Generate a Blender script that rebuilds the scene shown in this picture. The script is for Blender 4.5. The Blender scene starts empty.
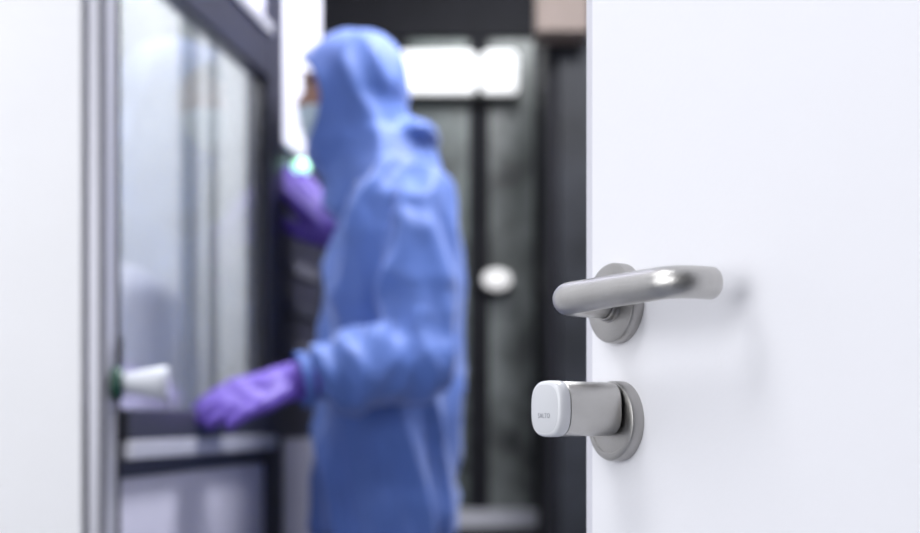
import bpy, bmesh, math, random
from mathutils import Vector, Matrix, Euler, noise
random.seed(7)
S = bpy.context.scene
col = S.collection
S.view_settings.view_transform = 'Standard'
EYE = 0.97
R = math.radians

# ------------------------------------------------------------ materials
def mat(name, c, rough=.5, metal=0., noise=0., nscale=8., bump=0., bscale=40., stretch=(1,1,1), emis=None, estr=0., coat=0., sheen=0., spec=.5):
    m = bpy.data.materials.new(name); m.use_nodes = True
    nt = m.node_tree; b = nt.nodes['Principled BSDF']
    b.inputs['Roughness'].default_value = rough
    b.inputs['Metallic'].default_value = metal
    b.inputs['Coat Weight'].default_value = coat
    b.inputs['Sheen Weight'].default_value = sheen
    b.inputs['Specular IOR Level'].default_value = spec
    tc = nt.nodes.new('ShaderNodeTexCoord'); mp = nt.nodes.new('ShaderNodeMapping')
    mp.inputs['Scale'].default_value = stretch
    nt.links.new(tc.outputs['Object'], mp.inputs['Vector'])
    n = nt.nodes.new('ShaderNodeTexNoise'); n.inputs['Scale'].default_value = nscale; n.inputs['Detail'].default_value = 4
    nt.links.new(mp.outputs['Vector'], n.inputs['Vector'])
    r = nt.nodes.new('ShaderNodeValToRGB')
    r.color_ramp.elements[0].position = .3; r.color_ramp.elements[1].position = .7
    r.color_ramp.elements[0].color = tuple(max(0, x*(1-noise)) for x in c) + (1,)
    r.color_ramp.elements[1].color = tuple(min(1, x*(1+noise)) for x in c) + (1,)
    nt.links.new(n.outputs['Fac'], r.inputs['Fac'])
    nt.links.new(r.outputs['Color'], b.inputs['Base Color'])
    if bump:
        n2 = nt.nodes.new('ShaderNodeTexNoise'); n2.inputs['Scale'].default_value = bscale; n2.inputs['Detail'].default_value = 3
        nt.links.new(mp.outputs['Vector'], n2.inputs['Vector'])
        bp = nt.nodes.new('ShaderNodeBump'); bp.inputs['Strength'].default_value = bump; bp.inputs['Distance'].default_value = .01
        nt.links.new(n2.outputs['Fac'], bp.inputs['Height']); nt.links.new(bp.outputs['Normal'], b.inputs['Normal'])
    if emis:
        b.inputs['Emission Color'].default_value = tuple(emis) + (1,); b.inputs['Emission Strength'].default_value = estr
    return m

def glass_mat(name, tint, f0, f1, rough=.03, haze=.08):
    m = bpy.data.materials.new(name); m.use_nodes = True
    nt = m.node_tree; nt.nodes.clear()
    o = nt.nodes.new('ShaderNodeOutputMaterial'); mx = nt.nodes.new('ShaderNodeMixShader')
    t = nt.nodes.new('ShaderNodeBsdfTransparent'); g = nt.nodes.new('ShaderNodeBsdfGlossy')
    t.inputs['Color'].default_value = tuple(tint) + (1,); g.inputs['Roughness'].default_value = rough
    lw = nt.nodes.new('ShaderNodeLayerWeight'); lw.inputs['Blend'].default_value = .35
    ma = nt.nodes.new('ShaderNodeMath'); ma.operation = 'MULTIPLY_ADD'; ma.inputs[1].default_value = f1; ma.inputs[2].default_value = f0
    d = nt.nodes.new('ShaderNodeBsdfDiffuse'); d.inputs['Color'].default_value = (.8,.82,.84,1)
    m2 = nt.nodes.new('ShaderNodeMixShader'); m2.inputs[0].default_value = haze
    nt.links.new(t.outputs[0], m2.inputs[1]); nt.links.new(d.outputs[0], m2.inputs[2])
    nt.links.new(lw.outputs['Fresnel'], ma.inputs[0]); nt.links.new(ma.outputs[0], mx.inputs[0])
    nt.links.new(m2.outputs[0], mx.inputs[1]); nt.links.new(g.outputs[0], mx.inputs[2]); nt.links.new(mx.outputs[0], o.inputs[0])
    return m

M = dict(
 wall=mat('white_wall', (.92,.92,.94), .6, noise=.01, bump=.03, bscale=200),
 ceil=mat('ceiling_white', (.8,.8,.82), .7, noise=.01),
 floor=mat('floor_vinyl', (.14,.15,.18), .3, noise=.08, nscale=30),
 darkwall=mat('dark_back_wall', (.022,.022,.03), .6, noise=.2),
 door=mat('door_laminate', (.79,.79,.83), .45, noise=.006, nscale=3, bump=.015, bscale=300),
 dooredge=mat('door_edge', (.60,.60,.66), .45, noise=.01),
 steel=mat('brushed_steel', (.53,.52,.505), .39, 1., noise=.04, nscale=60, bump=.05, bscale=500),
 steel2=mat('satin_steel', (.44,.43,.42), .38, 1., noise=.04, nscale=60, bump=.05, bscale=600),
 cap=mat('cap_white_plastic', (.70,.71,.74), .35, noise=.01, coat=.2),
 capface=mat('cap_face_grey', (.58,.59,.62), .45, noise=.01),
 ink=mat('lettering_grey', (.28,.29,.33), .6, noise=.02),
 black=mat('black_rubber', (.012,.012,.016), .5, noise=.1),
 seal=mat('frame_groove', (.10,.10,.13), .5, noise=.1),
 postlight=mat('anodised_frame_light', (.50,.50,.56), .4, .2, noise=.03, nscale=3),
 postdark=mat('frame_dark_grey', (.048,.050,.075), .4, .2, noise=.08, nscale=5),
 silver=mat('silver_rail', (.64,.64,.71), .35, .4, noise=.04),
 lav=mat('lavender_panel', (.62,.61,.73), .35, noise=.04),
 lavlight=mat('pale_panel', (.78,.77,.86), .4, noise=.02),
 console=mat('console_dark', (.03,.03,.05), .4, noise=.3, nscale=14),
 inner=mat('chamber_liner', (.52,.54,.55), .5, noise=.12, nscale=3),
 innerpost=mat('chamber_post', (.13,.15,.155), .4, noise=.05),
 vessel=mat('housing_white', (.62,.63,.70), .5, noise=.04, nscale=5),
 glass=glass_mat('window_glass', (.97,.975,.98), .08, .34, .07, .07),
 clear=mat('grip_frosted', (.52,.54,.60), .25, noise=.02, coat=.3),
 green=mat('dark_green_ring', (.01,.06,.04), .4, noise=.1),
 indicator=mat('indicator_green', (.5,1,.7), .4, emis=(.50,1,.72), estr=1.5),
 lamp=mat('reflection_glow', (1,1,1), .5, emis=(.97,.98,1), estr=.90),  # glow that imitates a light reflected in the far glass
 lamp2=mat('small_lamp_diffuser', (1,1,1), .5, emis=(1,.98,.97), estr=.55),
 housing=mat('lamp_housing', (.12,.125,.125), .5, noise=.05),
 panelA=mat('frosted_pane_green', (.15,.178,.17), .25, noise=.95, nscale=4.2, stretch=(1,1,.8)),
 panelB=mat('frosted_pane_grey', (.17,.185,.18), .28, noise=.95, nscale=5.0, stretch=(1,1,.7)),
 panelC=mat('dark_pane', (.04,.044,.052), .3, noise=.6, nscale=4),
 cabinet=mat('cabinet_charcoal', (.012,.012,.017), .6, noise=.2, spec=.2),
 cabdoor=mat('cabinet_door_charcoal', (.022,.024,.030), .5, noise=.6, nscale=3.5, spec=.25),
 beige=mat('beige_box', (.27,.21,.18), .6, noise=.05),
 rail=mat('bottom_rail_pale', (.62,.62,.68), .4, noise=.03),
 suit=mat('blue_coverall', (.062,.132,.42), .6, noise=.12, nscale=9, bump=.15, bscale=30, sheen=.25),
 suithem=mat('blue_elastic', (.06,.125,.40), .6, noise=.1, nscale=60),
 glove=mat('purple_nitrile', (.115,.060,.42), .5, noise=.08, nscale=30, bump=.1, bscale=60),
 skin=mat('skin', (.36,.19,.13), .5, noise=.05, nscale=30),
 mask=mat('mask_pale_blue', (.48,.58,.63), .7, noise=.03, bump=.1, bscale=100),
 eyew=mat('eye_white', (.45,.43,.41), .3), iris=mat('eye_iris', (.05,.03,.02), .2), hair=mat('brow_hair', (.03,.02,.015), .7),
 boot=mat('overshoe_white', (.7,.72,.78), .6, noise=.03),
)

# ------------------------------------------------------------ helpers
def empty(name, loc, **tags):
    o = bpy.data.objects.new(name, None); col.objects.link(o); o.location = loc; o.empty_display_size = .05
    for k, v in tags.items(): o[k] = v
    return o
def wloc(o):
    v = Vector((0,0,0))
    while o: v += o.location; o = o.parent
    return v
def link(name, me, m, parent=None, origin=None, **tags):
    """mesh data in world coordinates; object origin set to `origin` (or the mesh's centre)"""
    xs = [v.co for v in me.vertices]
    if origin is None:
        lo = Vector((min(v.x for v in xs), min(v.y for v in xs), min(v.z for v in xs)))
        hi = Vector((max(v.x for v in xs), max(v.y for v in xs), max(v.z for v in xs)))
        origin = (lo+hi)/2
    origin = Vector(origin)
    me.transform(Matrix.Translation(-origin))
    o = bpy.data.objects.new(name, me); col.objects.link(o)
    me.materials.clear(); me.materials.append(m)
    if parent: o.parent = parent; o.location = origin - wloc(parent)
    else: o.location = origin
    for k, v in tags.items(): o[k] = v
    return o
def fin(name, bm, m, parent=None, smooth=False, bevel=0., angle=40, **tags):
    bmesh.ops.recalc_face_normals(bm, faces=bm.faces[:])
    if bevel:
        bmesh.ops.bevel(bm, geom=[e for e in bm.edges if len(e.link_faces)==2 and e.calc_face_angle(0) > .6], offset=bevel, segments=6 if bevel > .03 else 3, profile=.5, affect='EDGES', clamp_overlap=True)
    if smooth:
        for f in bm.faces: f.smooth = True
        for e in bm.edges:
            if len(e.link_faces)==2 and e.calc_face_angle(0) > R(angle): e.smooth = False
    me = bpy.data.meshes.new(name); bm.to_mesh(me); bm.free()
    return link(name, me, m, parent, **tags)
def obox(bm, o, ax, r0, r1):
    vs = []
    for k in range(8):
        c = [(r0, r1)[(k >> i) & 1][i] for i in range(3)]
        vs.append(bm.verts.new(o + ax[0]*c[0] + ax[1]*c[1] + ax[2]*c[2]))
    for q in ((0,1,3,2),(4,6,7,5),(0,4,5,1),(2,3,7,6),(0,2,6,4),(1,5,7,3)): bm.faces.new([vs[i] for i in q])
WX = (Vector((1,0,0)), Vector((0,1,0)), Vector((0,0,1)))
def box(bm, x0, x1, y0, y1, z0, z1): obox(bm, Vector((0,0,0)), WX, (x0,y0,z0), (x1,y1,z1))
def boxo(name, dims, m, parent=None, bevel=0., **tags):
    bm = bmesh.new(); box(bm, *dims); return fin(name, bm, m, parent, bevel=bevel, **tags)
def frame_of(n):
    n = n.normalized(); a = Vector((0,0,1)) if abs(n.z) < .9 else Vector((1,0,0))
    u = a.cross(n).normalized(); return u, n.cross(u).normalized(), n
def lathe(bm, c, n, prof, seg=64, sq=2.):
    """surface of revolution; sq > 2 squares the outline off (superellipse)"""
    u, v, n = frame_of(n); rings = []
    def f(k):
        a = 2*math.pi*k/seg; ca, sa = math.cos(a), math.sin(a)
        s = (abs(ca)**sq + abs(sa)**sq)**(-1/sq)
        return u*ca*s + v*sa*s
    for r, d in prof:
        if r < 1e-6: rings.append([bm.verts.new(c + n*d)])
        else: rings.append([bm.verts.new(c + n*d + f(k)*r) for k in range(seg)])
    for a, b in zip(rings, rings[1:]):
        for k in range(seg):
            k2 = (k+1) % seg
            if len(a) == 1 and len(b) == 1: continue
            if len(a) == 1: bm.faces.new((a[0], b[k], b[k2]))
            elif len(b) == 1: bm.faces.new((a[k], b[0], a[k2]))
            else: bm.faces.new((a[k], b[k], b[k2], a[k2]))
def tube(bm, pts, rad, seg=40, capn=6, capf=.35):
    pts = [Vector(p) for p in pts]
    if not hasattr(rad, '__len__'): rad = [rad]*len(pts)
    rad = list(rad)
    t0 = (pts[0]-pts[1]).normalized(); t1 = (pts[-1]-pts[-2]).normalized()
    P = list(pts); Q = rad
    pre = [(pts[0]+t0*rad[0]*capf*math.sin(a), rad[0]*(1-capf*(1-math.cos(a)))) for a in [math.pi/2*k/capn for k in range(capn, 0, -1)]]
    post = [(pts[-1]+t1*rad[-1]*capf*math.sin(a), rad[-1]*(1-capf*(1-math.cos(a)))) for a in [math.pi/2*k/capn for k in range(1, capn+1)]]
    P = [p for p, _ in pre] + P + [p for p, _ in post]; Q = [q for _, q in pre] + Q + [q for _, q in post]
    rings = []; up = None
    for i, p in enumerate(P):
        t = (P[min(i+1, len(P)-1)] - P[max(i-1, 0)]).normalized()
        if up is None: up = frame_of(t)[0]
        up = (up - t*up.dot(t)).normalized(); w = t.cross(up)
        rings.append([bm.verts.new(p + (up*math.cos(2*math.pi*k/seg) + w*math.sin(2*math.pi*k/seg))*Q[i]) for k in range(seg)])
    for a, b in zip(rings, rings[1:]):
        for k in range(seg): bm.faces.new((a[k], a[(k+1)%seg], b[(k+1)%seg], b[k]))
    bm.faces.new(rings[0]); bm.faces.new(rings[-1][::-1])
def ell(bm, c, r, rot=None, seg=24):
    mt = Matrix.Translation(Vector(c)) @ (rot.to_matrix().to_4x4() if rot else Matrix()) @ Matrix.Diagonal((r[0], r[1], r[2], 1))
    bmesh.ops.create_uvsphere(bm, u_segments=seg, v_segments=seg//2, radius=1, matrix=mt)
def limb(bm, pts, rad, seg=20):
    pts = [Vector(p) for p in pts]
    for p, r in zip(pts, rad): ell(bm, p, (r, r, r), seg=seg)
    for (p, r), (q, s) in zip(zip(pts, rad), list(zip(pts, rad))[1:]):
        d = q-p
        if d.length < 1e-5: continue
        mt = Matrix.Translation((p+q)/2) @ d.to_track_quat('Z', 'Y').to_matrix().to_4x4()
        bmesh.ops.create_cone(bm, cap_ends=True, segments=seg, radius1=r, radius2=s, depth=d.length, matrix=mt)
def loft(bm, secs, seg=32, yaw=0.):
    rings = []
    for z, cx, cy, rx, ry in secs:
        ring = []
        for k in range(seg):
            a = 2*math.pi*k/seg; x, y = rx*math.cos(a), ry*math.sin(a)
            ring.append(bm.verts.new((cx + x*math.cos(yaw) - y*math.sin(yaw), cy + x*math.sin(yaw) + y*math.cos(yaw), z)))
        rings.append(ring)
    for a, b in zip(rings, rings[1:]):
        for k in range(seg): bm.faces.new((a[k], a[(k+1)%seg], b[(k+1)%seg], b[k]))
    bm.faces.new(rings[0][::-1]); bm.faces.new(rings[-1])
def fuse(bm, voxel, smooth=6, fold=None, after=0):
    """voxel-merge the overlapping closed shapes in bm into one skin; fold(co) -> offset along the normal"""
    bmesh.ops.recalc_face_normals(bm, faces=bm.faces[:])
    me = bpy.data.meshes.new('tmp'); bm.to_mesh(me); bm.free()
    o = bpy.data.objects.new('tmp', me); col.objects.link(o)
    r = o.modifiers.new('r', 'REMESH'); r.mode = 'VOXEL'; r.voxel_size = voxel; r.use_smooth_shade = True
    s = o.modifiers.new('s', 'SMOOTH'); s.iterations = smooth; s.factor = .5
    dg = bpy.context.evaluated_depsgraph_get(); dg.update()
    out = bpy.data.meshes.new_from_object(o.evaluated_get(dg), depsgraph=dg)
    bpy.data.objects.remove(o); bpy.data.meshes.remove(me)
    if fold:
        off = [v.co + v.normal*fold(v.co) for v in out.vertices]
        for v, c in zip(out.vertices, off): v.co = c
    if after:
        b = bmesh.new(); b.from_mesh(out)
        for _ in range(after): bmesh.ops.smooth_vert(b, verts=b.verts[:], factor=.5, use_axis_x=True, use_axis_y=True, use_axis_z=True)
        b.to_mesh(out); b.free()
    for p in out.polygons: p.use_smooth = True
    return out
def at(px, py, D): return Vector(((px-460)/1200*D, D, EYE + (420-py)/1200*D))

# ------------------------------------------------------------ room shell
st = dict(kind='structure')
boxo('floor', (-3,2.2,-2.2,5.6,-.1,0), M['floor'], **st)
boxo('ceiling', (-3,2.2,-2.2,5.6,2.9,3.0), M['ceil'], **st)
boxo('wall_back', (-3,2.2,5.4,5.6,0,2.9), M['darkwall'], **st)
boxo('wall_left', (-3.1,-3,-2.2,5.6,0,2.9), M['wall'], **st)
boxo('wall_right', (2.2,2.3,-2.2,5.6,0,2.9), M['wall'], **st)
boxo('wall_front', (-3,2.2,-2.3,-2.2,0,2.9), M['darkwall'], **st)
boxo('wall_partition', (-3,-.537,1.70,1.80,0,2.9), M['wall'], **st)
boxo('wall_doorway', (.60,2.2,-.10,.02,0,2.9), M['wall'], **st)
boxo('trim_1', (.545,.60,-.12,.04,0,2.1), M['postlight'], bevel=.003, **st)

# ------------------------------------------------------------ the open door with its lever handle and lock knob
PH = R(62); DE = Vector((.0868, .82, 0))
n = Vector((-math.sin(PH), -math.cos(PH), 0)); t = Vector((math.cos(PH), -math.sin(PH), 0)); zz = Vector((0,0,1))
DAX = (t, n, zz)
def dp(L, d, z): return DE + t*L + n*d + zz*z
bm = bmesh.new(); obox(bm, DE, DAX, (.0055, -.042, .012), (.90, 0, 2.05))
door = fin('door_1', bm, M['door'], bevel=.0012, kind='structure', label='white door standing open with steel lever handle and lock knob', category='door')
bm = bmesh.new(); obox(bm, DE, DAX, (-.0030, -.040, .012), (.0048, -.0012, 2.05))
fin('edge_strip', bm, M['dooredge'], door, bevel=.0008)
for hz in (.25, 1.05, 1.8):
    bm = bmesh.new(); lathe(bm, dp(.905, .004, hz), zz, [(0,0),(.008,0),(.008,.1),(0,.1)], 24); fin('hinge', bm, M['steel2'], door, smooth=True)

LC = .0385; ZH = EYE + .0762
path = [(LC, .004), (LC, .016), (LC, .030)]
for k in range(1, 13):
    a = math.pi/2*k/12; path.append((LC+.019*(1-math.cos(a)), .030+.019*math.sin(a)))
for k in range(1, 8): path.append((LC+.019+(.144-LC-.019)*k/7, .049))
for k in range(1, 13):
    a = math.pi/2*k/12; path.append((.144+.015*math.sin(a), .049-.015*(1-math.cos(a))))
path.append((.159, .025))
pts = [dp(L, d, ZH) for L, d in path]
rad = [.0101 - .0010*max(0, min(1, (L-LC)/.12)) for L, d in path]
bm = bmesh.new(); tube(bm, pts, rad, 56, 8)
lever = fin('lever_handle', bm, M['steel'], door, smooth=True, label='brushed steel lever handle bent back toward the white door')
bm = bmesh.new(); lathe(bm, dp(LC, 0, ZH), n, [(.0262,0),(.0262,.0068),(.0255,.0082),(.0240,.0088),(.0128,.0090),(.0122,.0098),(.0104,.0098),(.0104,.004)], 96)
fin('rose', bm, M['steel2'], lever, smooth=True, angle=30)
bm = bmesh.new(); lathe(bm, dp(LC, 0, ZH), n, [(.0118,.009),(.0118,.0125),(.0112,.0132),(.0104,.0132)], 64)
fin('collar', bm, M['steel2'], lever, smooth=True, angle=30)

ZK = EYE + .0071; ZR = EYE - .0007; SQ = 2.9
bm = bmesh.new()
lathe(bm, dp(LC, 0, ZK), n, [(0,.0105),(.0162,.0105),(.0172,.0112),(.0175,.0125),(.0175,.0492),(.0169,.0500),(0,.0500)], 120, SQ)
knob = fin('lock_knob', bm, M['steel'], door, smooth=True, angle=30, label='steel lock knob with white cap below the lever')
bm = bmesh.new(); lathe(bm, dp(LC, 0, ZK), n, [(0,.0500),(.0174,.0500),(.0179,.0506),(.0179,.0550),(.0176,.0566),(.0168,.0577),(.0154,.0583),(0,.0583)], 120, SQ)
cap = fin('cap', bm, M['cap'], knob, smooth=True, angle=50, label='white plastic cap rim')
bm = bmesh.new(); lathe(bm, dp(LC, 0, ZK), n, [(.0153,.0580),(.0152,.0584),(.0146,.0586),(0,.0587)], 120, SQ)
fin('cap_face', bm, M['capface'], knob, smooth=True, angle=50, label='light grey cap face with small lettering')
bm = bmesh.new(); lathe(bm, dp(LC, 0, ZR), n, [(.0262,0),(.0262,.0068),(.0255,.0082),(.0240,.0088),(.0212,.0088),(.0208,.0083),(0,.0083)], 96)
fin('rose', bm, M['steel2'], knob, smooth=True, angle=30)
bm = bmesh.new(); lathe(bm, dp(LC, 0, ZK), n, [(0,.004),(.0086,.004),(.0086,.0112),(0,.0112)], 48)
fin('spindle', bm, M['steel2'], knob)
cu = bpy.data.curves.new('lettering', 'FONT'); cu.body = 'SALTO'; cu.size = .0044; cu.align_x = 'CENTER'; cu.align_y = 'CENTER'; cu.extrude = .00006; cu.space_character = 1.1
to = bpy.data.objects.new('tmp', cu); col.objects.link(to)
dg = bpy.context.evaluated_depsgraph_get(); dg.update()
tm = bpy.data.meshes.new_from_object(to.evaluated_get(dg), depsgraph=dg); bpy.data.objects.remove(to)
rot = Matrix((t, zz, n)).transposed().to_4x4()
tm.transform(Matrix.Translation(dp(LC+.000, .0588, ZK-.0045)) @ rot)
link('lettering', tm, M['ink'], knob)

# ------------------------------------------------------------ glazed machine enclosure on the left
A = Vector((-.51, 1.75, 0)); B = Vector((-.396, 2.5, 0)); u = (B-A).normalized(); w = Vector((u.y, -u.x, 0)); EAX = (u, w, zz)
enc = empty('machine_enclosure', A, label='grey framed glass machine enclosure the person reaches into', category='enclosure')
def eb(name, r0, r1, m, parent=enc, bevel=.003, **k):
    bm = bmesh.new(); obox(bm, A, EAX, r0, r1); return fin(name, bm, m, parent, bevel=bevel, **k)
p0 = eb('post', (-.045,-.014,0), (0,.015,2.6), M['postlight'], label='pale grey metal corner post')
eb('seal', (-.012,.0151,.05), (-.004,.0175,2.55), M['black'], p0, 0)
eb('groove', (-.0475,.0045,.05), (-.0451,.0125,2.55), M['seal'], p0, 0)
eb('post', (.70,-.032,0), (.79,.020,2.6), M['postdark'], label='dark grey metal post beside the raised hand')
eb('top_rail', (0,-.02,1.665), (.70,.018,1.75), M['postdark'])
eb('top_trim', (0,-.012,1.75), (.70,.026,1.775), M['silver'])
eb('upper_panel', (0,-.015,1.775), (.70,.008,2.6), M['lav'])
eb('middle_rail', (0,-.03,.941), (.70,.030,.986), M['postdark'])
eb('silver_rail', (0,-.02,.912), (.70,.034,.940), M['silver'])
eb('lower_rail', (0,-.02,.884), (.70,.012,.911), M['postdark'])
eb('lower_panel', (0,-.015,.05), (.70,.006,.883), M['lav'])
gl = eb('glass_panel', (.001,-.003,.987), (.699,.003,1.664), M['glass'], bevel=0)
eb('gasket', (.001,-.0085,.987), (.010,.006,1.664), M['black'], gl, 0)
eb('gasket', (.690,-.0085,.987), (.699,.006,1.664), M['black'], gl, 0)
cc = empty('control_column', A+u*.95, label='pale column with dark control panel behind the raised purple hand', category='control column')
eb('side_panel', (.792,-.03,1.56), (1.12,.012,2.6), M['lavlight'], cc, label='pale upper panel')
cs = eb('control_panel', (.792,-.03,.93), (1.12,.010,1.558), M['console'], cc, label='dark control panel')
eb('side_panel', (.792,-.03,0), (1.12,.012,.928), M['lav'], cc, label='lavender grey lower panel')
for k in range(4): eb('button_bar', (.83,.0101,1.02+.09*k), (1.07,.016,1.05+.09*k), M['seal'] if k % 2 else M['postdark'], cs, .002)
ci = at(301, 168, 2.63)
bm = bmesh.new(); ell(bm, ci, (.020,.02,.020)); fin('indicator_lamp', bm, M['indicator'], cs, smooth=True, label='glowing pale green indicator')
boxo('back_panel', (-1.6,-.42,3.16,3.2,.05,2.6), M['inner'], enc)
boxo('left_liner', (-1.6,-1.56,1.82,3.16,.05,2.6), M['inner'], enc)
boxo('deck', (-1.56,-.50,1.84,3.16,.86,.90), M['silver'], enc)
for px, D, wd in ((190, 2.85, .036), (213, 3.0, .018)):
    c = at(px, 0, D); boxo('inner_post', (c.x-wd/2, c.x+wd/2, D-.02, D+.02, .90, 2.6), M['innerpost'], enc)
LT = at(112, 383, 1.725); ex = Vector((1,.12,0)).normalized()
bm = bmesh.new(); lathe(bm, LT, ex, [(0,-.004),(.010,-.004),(.012,0),(.012,.010),(0,.010)], 32)
latch = fin('latch', bm, M['steel2'], enc, smooth=True, label='latch with dark green ring and pale flared grip')
bm = bmesh.new(); lathe(bm, LT, ex, [(.012,.001),(.0225,.002),(.0245,.006),(.0245,.011),(.0215,.015),(.010,.016)], 32); fin('ring', bm, M['green'], latch, smooth=True)
bm = bmesh.new(); lathe(bm, LT, ex, [(0,.016),(.014,.016),(.016,.030),(.023,.062),(.0260,.074),(.024,.080),(0,.082)], 48); fin('grip', bm, M['clear'], latch, smooth=True, label='pale frosted grip')
bm = bmesh.new(); tube(bm, [LT+ex*.011+zz*.010, LT+ex*.012+zz*.065], .004, 12, 3); fin('pin', bm, M['black'], latch, smooth=True)

# white instrument on the deck inside, seen hazily through the glass
ves = empty('instrument', (-.86,2.86,.9005), label='white instrument housing standing behind the glass', category='instrument')
boxo('body', (-1.14,-.70,2.72,3.12,.9005,1.34), M['vessel'], ves, bevel=.10, smooth=True)
boxo('base_strip', (-1.08,-.76,2.70,2.74,.94,.96), M['silver'], ves, bevel=.004)

# ------------------------------------------------------------ far glazed partition and what hangs there
gp = empty('glazed_partition', (0,5.2,0), label='dark framed glazed partition across the far end of the room', category='partition')
def gb(name, px0, px1, y0, y1, z0, z1, m, **k): return boxo(name, ((px0-460)/240, (px1-460)/240, y0, y1, z0, z1), m, gp, **k)
gb('post', 469, 489, 4.98, 5.06, 0, 2.9, M['cabinet']); gb('post', 396, 408, 4.98, 5.06, 0, 2.9, M['cabinet'])
gb('post', 300, 312, 4.98, 5.06, 0, 2.9, M['cabinet']); gb('post', 534, 560, 4.98, 5.06, 0, 2.9, M['cabinet'])
gb('header', 220, 720, 4.97, 5.05, 2.56, 2.9, M['cabinet'])
gb('pane', 408, 469, 5.00, 5.02, .60, 2.56, M['panelA']); gb('pane', 489, 534, 5.00, 5.02, .60, 2.56, M['panelB'])
gb('pane', 312, 396, 5.00, 5.02, .60, 2.56, M['panelC']); gb('pane', 560, 720, 5.00, 5.02, .60, 2.56, M['panelC'])
gb('pane', 220, 300, 5.00, 5.02, .60, 2.56, M['panelC'])
gb('bottom_rail', 220, 720, 4.94, 5.06, .525, .60, M['rail'])
gb('kick_panel', 220, 720, 4.98, 5.05, 0, .525, M['cabinet'])
def light(name, x0, x1, z0, z1, m, label):  # added glowing panel standing in for a fixture's reflection in the partition glass
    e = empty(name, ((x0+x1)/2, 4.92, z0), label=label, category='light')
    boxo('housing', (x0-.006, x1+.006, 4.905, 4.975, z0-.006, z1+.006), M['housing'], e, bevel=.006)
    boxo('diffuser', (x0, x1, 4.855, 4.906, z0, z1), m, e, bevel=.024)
light('light_reflection', -.25, .064, 2.295, 2.470, M['lamp'], 'wider glowing panel imitating a light reflected in glass, just right of the blue hood')
light('light_reflection', .088, .235, 2.295, 2.470, M['lamp'], 'narrower glowing panel imitating a light reflected in glass, right one of the glowing pair')
e = empty('round_lamp', (.152, 4.9, 1.535), label='small oval glowing lamp between person and door', category='light')
def oval(bm):
    for v in bm.verts: v.co.z = 1.545 + (v.co.z-1.545)*.72
    return bm
bm = bmesh.new(); lathe(bm, Vector((.152,5.0,1.545)), Vector((0,-1,0)), [(0,0),(.055,0),(.068,.03),(.068,.085),(.060,.09),(0,.09)], 40); fin('housing', oval(bm), M['housing'], e, smooth=True)
bm = bmesh.new(); lathe(bm, Vector((.152,4.91,1.545)), Vector((0,-1,0)), [(.058,0),(.058,.006),(.045,.016),(0,.02)], 40); fin('diffuser', oval(bm), M['lamp2'], e, smooth=True)

cb = empty('tall_cabinet', (.6,4.1,0), label='tall dark cabinet just left of the open door edge', category='cabinet')
boxo('body', (.290,1.1,4.02,4.5,.08,2.6), M['cabinet'], cb, bevel=.004)
boxo('plinth', (.30,1.08,4.05,4.48,0,.08), M['black'], cb)
d_ = boxo('cabinet_door', (.33,.66,3.995,4.018,.1,2.2), M['cabdoor'], cb, bevel=.003)
boxo('handle', (.62,.635,3.965,3.995,1.0,1.25), M['silver'], d_, bevel=.003)
bxm = empty('wall_box', (.33,3.95,2.235), label='beige box mounted high on the tall dark cabinet', category='box')
boxo('body', (.25,.408,3.86,4.019,2.225,2.52), M['beige'], bxm, bevel=.008)
boxo('lid', (.244,.414,3.852,3.862,2.22,2.53), M['beige'], bxm, bevel=.003)

# ------------------------------------------------------------ the person
PY = 2.42; YAW = R(-12)
person = empty('person', (-.14, PY, 0), label='person in hooded blue coverall and purple gloves working at glass enclosure', category='person')
shN = Vector((-.088,2.265,1.385)); elN = Vector((-.074,2.20,1.082)); wrN = Vector((-.304,2.115,1.036))
shF = Vector((-.110,2.600,1.385)); elF = Vector((-.155,2.700,1.145)); wrF = Vector((-.258,2.560,1.352))
HY = R(-6); HC = Vector((-.222, PY, 1.632)); HR = Euler((0, 0, HY)); HM = HR.to_matrix(); HI = HM.inverted()
def hl(x, y, z): return HC + HM @ Vector((x, y, z))
FD = HM @ Vector((-1,0,0))
def hand(bm, wr, d, pn, th, g=0., curl=.5, scale=1., spread=1.3):
    """palm and five fingers; d = towards the fingers, pn = palm normal, th = towards the thumb"""
    d = d.normalized(); pn = (pn - d*pn.dot(d)).normalized(); th2 = d.cross(pn); th = th2 if th2.dot(th) > 0 else -th2
    s = scale
    for i, (off, L, kn) in enumerate(((.030,.070,.088),(.010,.080,.092),(-.011,.074,.089),(-.031,.058,.082))):
        k0 = wr + th*off*.45*s; k1 = wr + d*kn*s + th*off*s
        limb(bm, [k0, k1], [.0175*s+g, .0135*s+g], 14)
        p = k1; pl = [p]; rl = [.0110*s+g]; a = 0
        for j, (f, ca) in enumerate(((.45,.55),(.30,.9),(.25,.7))):
            a += ca*curl; q = p + (d*math.cos(a) + pn*math.sin(a) + th*off*spread)*L*f*s
            pl.append(q); rl.append((.0102-.001*j)*s+g); p = q
        limb(bm, pl, rl, 14)
    c = wr + d*.05*s; limb(bm, [wr, c + pn*.004], [.027*s+g, .026*s+g], 16)
    b = wr + d*.022*s + th*.022*s + pn*.006*s
    q1 = b + (d*.65 + th*.50 + pn*.35)*.042*s; q2 = q1 + (d*.92 + th*.1 + pn*.35)*.033*s; q3 = q2 + (d*.97 + pn*.2)*.024*s
    limb(bm, [b, q1, q2, q3], [.017*s+g, .013*s+g, .0115*s+g, .0095*s+g], 14)
hN = (Vector((-.442,1.980,.978)) - wrN); hF = Vector((-.366,2.560,1.490)) - wrF
HN = (wrN, hN, Vector((-.35,.45,-.9)), Vector((-1,1,0))); HF = (wrF, hF, Vector((-.65,.65,-.3)), Vector((-.5,-.7,-.3)))
CN, CF, SN, SF = .24, .10, 1.08, 1.20
bm = bmesh.new()
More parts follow.
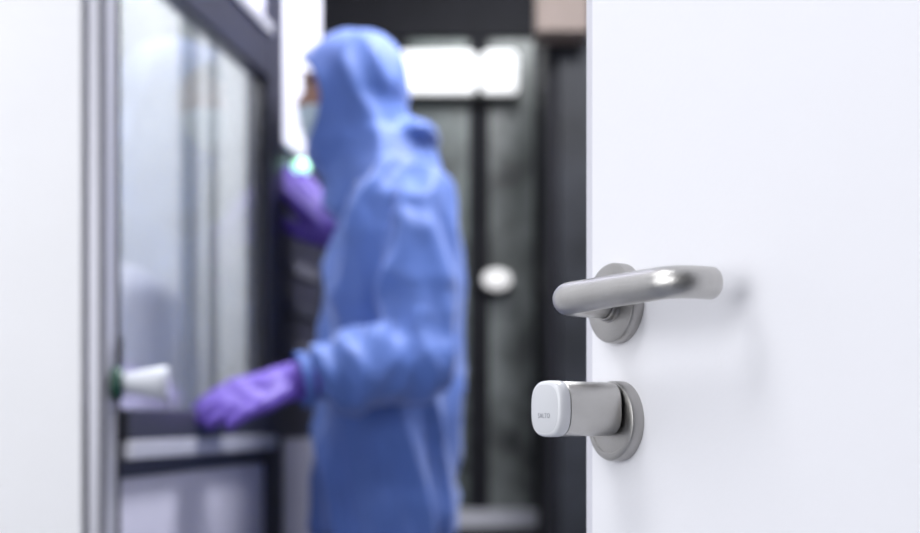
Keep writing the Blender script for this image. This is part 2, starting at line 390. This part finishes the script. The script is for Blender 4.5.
loft(bm, [(.80,-.145,PY,.08,.11),(.95,-.14,PY,.085,.13),(1.1,-.135,PY,.085,.125),(1.3,-.13,PY,.09,.145),(1.40,-.13,PY,.07,.13),(1.45,-.135,PY,.05,.07)], yaw=YAW)
limb(bm, [(-.145,PY,1.42),(-.195,PY,1.56)], [.055,.052])
limb(bm, [shN+Vector((0,.05,-.02)), shN+(elN-shN)*.3, elN, wrN], [.034,.036,.032,.026]); limb(bm, [shF+Vector((0,-.05,-.02)), shF+(elF-shF)*.3, elF, wrF], [.034,.036,.032,.026])
for sy in (-1, 1): limb(bm, [(-.145,PY+.065*sy,.86),(-.150,PY+.095*sy,.47),(-.135,PY+.11*sy,.09)], [.060,.045,.036]); limb(bm, [(-.125,PY+.11*sy,.045),(-.29,PY+.125*sy,.035)], [.04,.03])
ell(bm, hl(.012,0,.012), (.092,.072,.090), HR, 40)                       # cranium
ell(bm, hl(-.038,0,-.035), (.054,.062,.078), HR, 32)                     # face
ell(bm, hl(-.054,0,-.085), (.030,.038,.026), HR)                         # jaw and chin
limb(bm, [hl(-.083,0,.006), hl(-.100,0,-.022)], [.008,.0115], 12)        # nose
ell(bm, hl(-.077,0,.026), (.016,.048,.010), HR)                          # brow
ell(bm, hl(-.085,0,-.056), (.012,.022,.008), HR)                         # lips
for sy in (-1, 1):
    ell(bm, hl(.008,.074*sy,-.005), (.018,.008,.030), HR, 16); ell(bm, hl(-.064,.034*sy,-.022), (.022,.02,.018), HR, 16)
    ell(bm, hl(-.078,.031*sy,.015), (.014,.017,.006), HR, 16); ell(bm, hl(-.077,.031*sy,.000), (.013,.016,.006), HR, 16)   # eyelids
hand(bm, *HN, g=-.003, curl=CN, scale=SN, spread=.2); hand(bm, *HF, g=-.003, curl=CF, scale=SF, spread=2.6)
body = link('body', fuse(bm, .004, 2), M['skin'], person)
for sy in (-1, 1):
    ec = hl(-.0765,.031*sy,.0075); bm = bmesh.new(); ell(bm, ec, (.0118,.0118,.0105), seg=20); ey = fin('eye', bm, M['eyew'], person, smooth=True)
    bm = bmesh.new(); ell(bm, ec+FD*.0085, (.0040,.0055,.0055), seg=14); fin('iris', bm, M['iris'], ey, smooth=True)
    bm = bmesh.new(); limb(bm, [hl(-.089,.012*sy,.030), hl(-.089,.030*sy,.035), hl(-.079,.046*sy,.030)], [.003,.0038,.002], 8); link('eyebrow', fuse(bm, .0015, 2), M['hair'], person)
bm = bmesh.new()
ell(bm, hl(-.052,0,-.060), (.050,.066,.046), HR, 40); ell(bm, hl(-.088,0,-.042), (.020,.021,.021), HR); ell(bm, hl(-.062,0,-.090), (.032,.046,.022), HR)
me = fuse(bm, .004, 4); b2 = bmesh.new(); b2.from_mesh(me)
bmesh.ops.delete(b2, geom=[f for f in b2.faces if (HI @ (f.calc_center_median()-HC)).x > -.040], context='FACES'); b2.to_mesh(me); b2.free()
mk = link('face_mask', me, M['mask'], person); sm = mk.modifiers.new('t', 'SOLIDIFY'); sm.thickness = .0015
for sy in (-1, 1):
    for dz in (-.02, -.085):
        bm = bmesh.new(); tube(bm, [hl(-.042,.060*sy,dz), hl(-.02,.078*sy,-.012+dz*.3), hl(.02,.080*sy,.0)], .0015, 8, 2); fin('ear_loop', bm, M['mask'], mk, smooth=True)

# cloth folds: ridged noise, drawn out along the way the fabric hangs or is pulled
def ridge(v, p=1.6):
    a = abs(noise.noise(v))*2.2
    return (1-a)**p if a < 1 else 0.
def fold_suit(c):
    f = wrN-elN; k = max(0, min(1, (c-elN).dot(f)/f.length_squared)); dist = (c-(elN+f*k)).length
    sl = max(0, min(1, (.15-dist)/.09))
    hang = ridge(Vector((c.x*10+c.z*2.8, c.y*10, c.z*2.0+c.x*2)), 1.8)*.034 + ridge(Vector((c.x*19+c.z*4, c.y*17+5, c.z*4+c.x*6)))*.009
    ring = ridge(Vector((c.x*12+c.z*6, c.y*5, c.z*5-c.x*5+3)), 1.8)*.030 + ridge(Vector((c.x*26, c.y*9, c.z*14)))*.007
    waist = math.exp(-((c.z-.93)/.05)**2)*(noise.noise(Vector((c.x*9, c.y*9, 2)))*.010)
    return hang*(1-sl) + ring*sl + waist - .016
bm = bmesh.new()
loft(bm, [(.74,-.152,PY,.132,.172),(.84,-.150,PY,.134,.178),(.93,-.145,PY,.131,.178),(1.00,-.140,PY,.131,.182),(1.10,-.134,PY,.128,.185),(1.22,-.130,PY,.125,.190),(1.33,-.128,PY,.117,.195),(1.40,-.128,PY,.100,.180),(1.45,-.134,PY,.084,.145),(1.49,-.140,PY,.078,.105),(1.53,-.148,PY,.075,.08)], yaw=YAW)
up = (elN-shN); fo = (wrN-elN)
limb(bm, [shN+Vector((.000,.03,-.010)), shN+up*.3, shN+up*.62, shN+up*.8, elN+Vector((-.006,0,0)), elN+fo*.2, elN+fo*.36, elN+fo*.50, elN+fo*.64, elN+fo*.76], [.072,.067,.067,.070,.074,.078,.077,.070,.061,.052], 28)
limb(bm, [elN+Vector((-.03,-.01,-.040)), elN+Vector((-.11,-.04,-.046))], [.055,.052])
up = (elF-shF); fo = (wrF-elF)
limb(bm, [shF, shF+up*.5, elF, elF+fo*.3, elF+fo*.6, elF+fo*.72], [.074,.068,.064,.060,.054,.044], 24)
for sy in (-1, 1): limb(bm, [(-.152,PY+.085*sy,.80),(-.152,PY+.095*sy,.62),(-.150,PY+.102*sy,.45),(-.142,PY+.108*sy,.28),(-.136,PY+.11*sy,.12)], [.098,.094,.085,.080,.062], 28)
suit = link('coverall', fuse(bm, .007, 8, fold_suit, 5), M['suit'], person, label='loose blue cleanroom coverall')
# hood
def fold_hood(c):
    v = c-HC
    return ridge(Vector((v.x*9+v.z*4+2, v.y*7, v.z*4-v.x*5+1)), 1.8)*.013 + ridge(Vector((v.x*15, v.y*13, v.z*6+7)))*.004 - .007
bm = bmesh.new()
ell(bm, hl(.004,0,.008), (.113,.098,.121), Euler((0, R(5), HY)), 40)
ell(bm, hl(-.014,0,.010), (.101,.091,.098), HR, 32)
limb(bm, [hl(-.01,0,.0), hl(.0,0,-.10)], [.098,.096], 32)
limb(bm, [HC+Vector((.015,0,-.05)), HC+Vector((.038,0,-.15)), HC+Vector((.052,0,-.20))], [.096,.102,.108], 32)
loft(bm, [(1.41,-.136,PY,.100,.158),(1.45,-.140,PY,.100,.142),(1.49,-.148,PY,.098,.120),(1.54,-.163,PY,.098,.102)])
ell(bm, (-.088,PY,1.540), (.052,.095,.032), Euler((0,R(-8),0)), 28)
me = fuse(bm, .0055, 8, fold_hood, 4)
b2 = bmesh.new(); b2.from_mesh(me)
def in_face(c):
    v = HI @ (c - HC)
    return v.x < -.043 - .050*((v.z+.035)/.1)**2 and -.135 < v.z < .068
bmesh.ops.delete(b2, geom=[f for f in b2.faces if in_face(f.calc_center_median())], context='FACES')
bd = {}
for e_ in b2.edges:
    if e_.is_boundary:
        a_, c_ = e_.verts; bd.setdefault(a_, []).append(c_); bd.setdefault(c_, []).append(a_)
for _ in range(16):
    nw = {v: v.co*.5 + sum((q.co for q in qs), Vector())/len(qs)*.5 for v, qs in bd.items()}
    for v, c_ in nw.items(): v.co = c_
b2.to_mesh(me); b2.free()
hood = link('hood', me, M['suit'], person, label='blue hood drawn around the face'); sm = hood.modifiers.new('t', 'SOLIDIFY'); sm.thickness = .003; sm.offset = -1
def glove(H, el, curl, scale, spread):
    bm = bmesh.new(); hand(bm, *H, g=.0016, curl=curl, scale=scale, spread=spread)
    wr = H[0]; b = (el-wr).normalized(); limb(bm, [wr-b*.02, wr+b*.015, wr+b*.09], [.031,.035,.043], 24)
    return link('glove', fuse(bm, .003, 3, lambda c: noise.noise(c*40)*.0014), M['glove'], person, label='purple disposable glove')
glove(HN, elN, CN, SN, .2); glove(HF, elF, CF, SF, 2.6)
for wr, el, r_, kk in ((wrN, elN, .050, .08), (wrF, elF, .045, .14)):
    b = (el-wr); c = wr + b*kk
    bm = bmesh.new(); lathe(bm, c, b.normalized(), [(r_-.003,0),(r_,.002),(r_,.016),(r_-.002,.018)], 40); fin('cuff', bm, M['suithem'], person, smooth=True)
for sy in (-1, 1):
    bm = bmesh.new(); limb(bm, [(-.11,PY+.11*sy,.052),(-.20,PY+.118*sy,.052),(-.30,PY+.126*sy,.046)], [.050,.050,.044]); limb(bm, [(-.13,PY+.11*sy,.06),(-.136,PY+.11*sy,.17)], [.052,.058])
    for v in bm.verts: v.co.z = max(v.co.z, .003)
    link('overshoe', fuse(bm, .006, 3), M['boot'], person)

# ------------------------------------------------------------ light
def area(name, loc, target, size, power, color=(1,1,1), sy=None):
    l = bpy.data.lights.new(name, 'AREA'); l.energy = power; l.size = size; l.color = color
    if sy: l.shape = 'RECTANGLE'; l.size_y = sy
    o = bpy.data.objects.new(name, l); col.objects.link(o); o.location = loc
    o.rotation_euler = (Vector(target)-Vector(loc)).to_track_quat('-Z', 'Y').to_euler(); return o
area('side_light', (-1.65,-.60,1.50), (.1,.8,1.0), 1.6, 38, (.97,.98,1))
area('ceiling_light_entry', (-1.3,.5,2.85), (-1.3,.6,0), 1.4, 26, (.97,.98,1), .8)
area('ceiling_light_room', (.45,2.3,2.85), (.05,2.4,1.0), .7, 78, (.95,.96,1), .4)
area('ceiling_light_back', (.3,4.0,2.85), (.1,5.2,1.4), 1.0, 20, (.95,.98,1), .5)
area('chamber_light', (-1.0,2.5,2.5), (-.9,2.7,0), .6, 25, (.97,.985,1))
w_ = bpy.data.worlds.new('World'); S.world = w_; w_.use_nodes = True
w_.node_tree.nodes['Background'].inputs[0].default_value = (.85,.87,1,1); w_.node_tree.nodes['Background'].inputs[1].default_value = .5

# ------------------------------------------------------------ camera
cd = bpy.data.cameras.new('Camera'); cam = bpy.data.objects.new('Camera', cd); col.objects.link(cam)
cam.location = (0,0,EYE); cam.rotation_euler = (R(90),0,0)
cd.sensor_width = 36; cd.lens = 36*1200/920; cd.shift_y = (420-266.5)/920; cd.clip_start = .02
cd.dof.use_dof = True; cd.dof.focus_distance = .735; cd.dof.aperture_fstop = 3.9
S.camera = cam
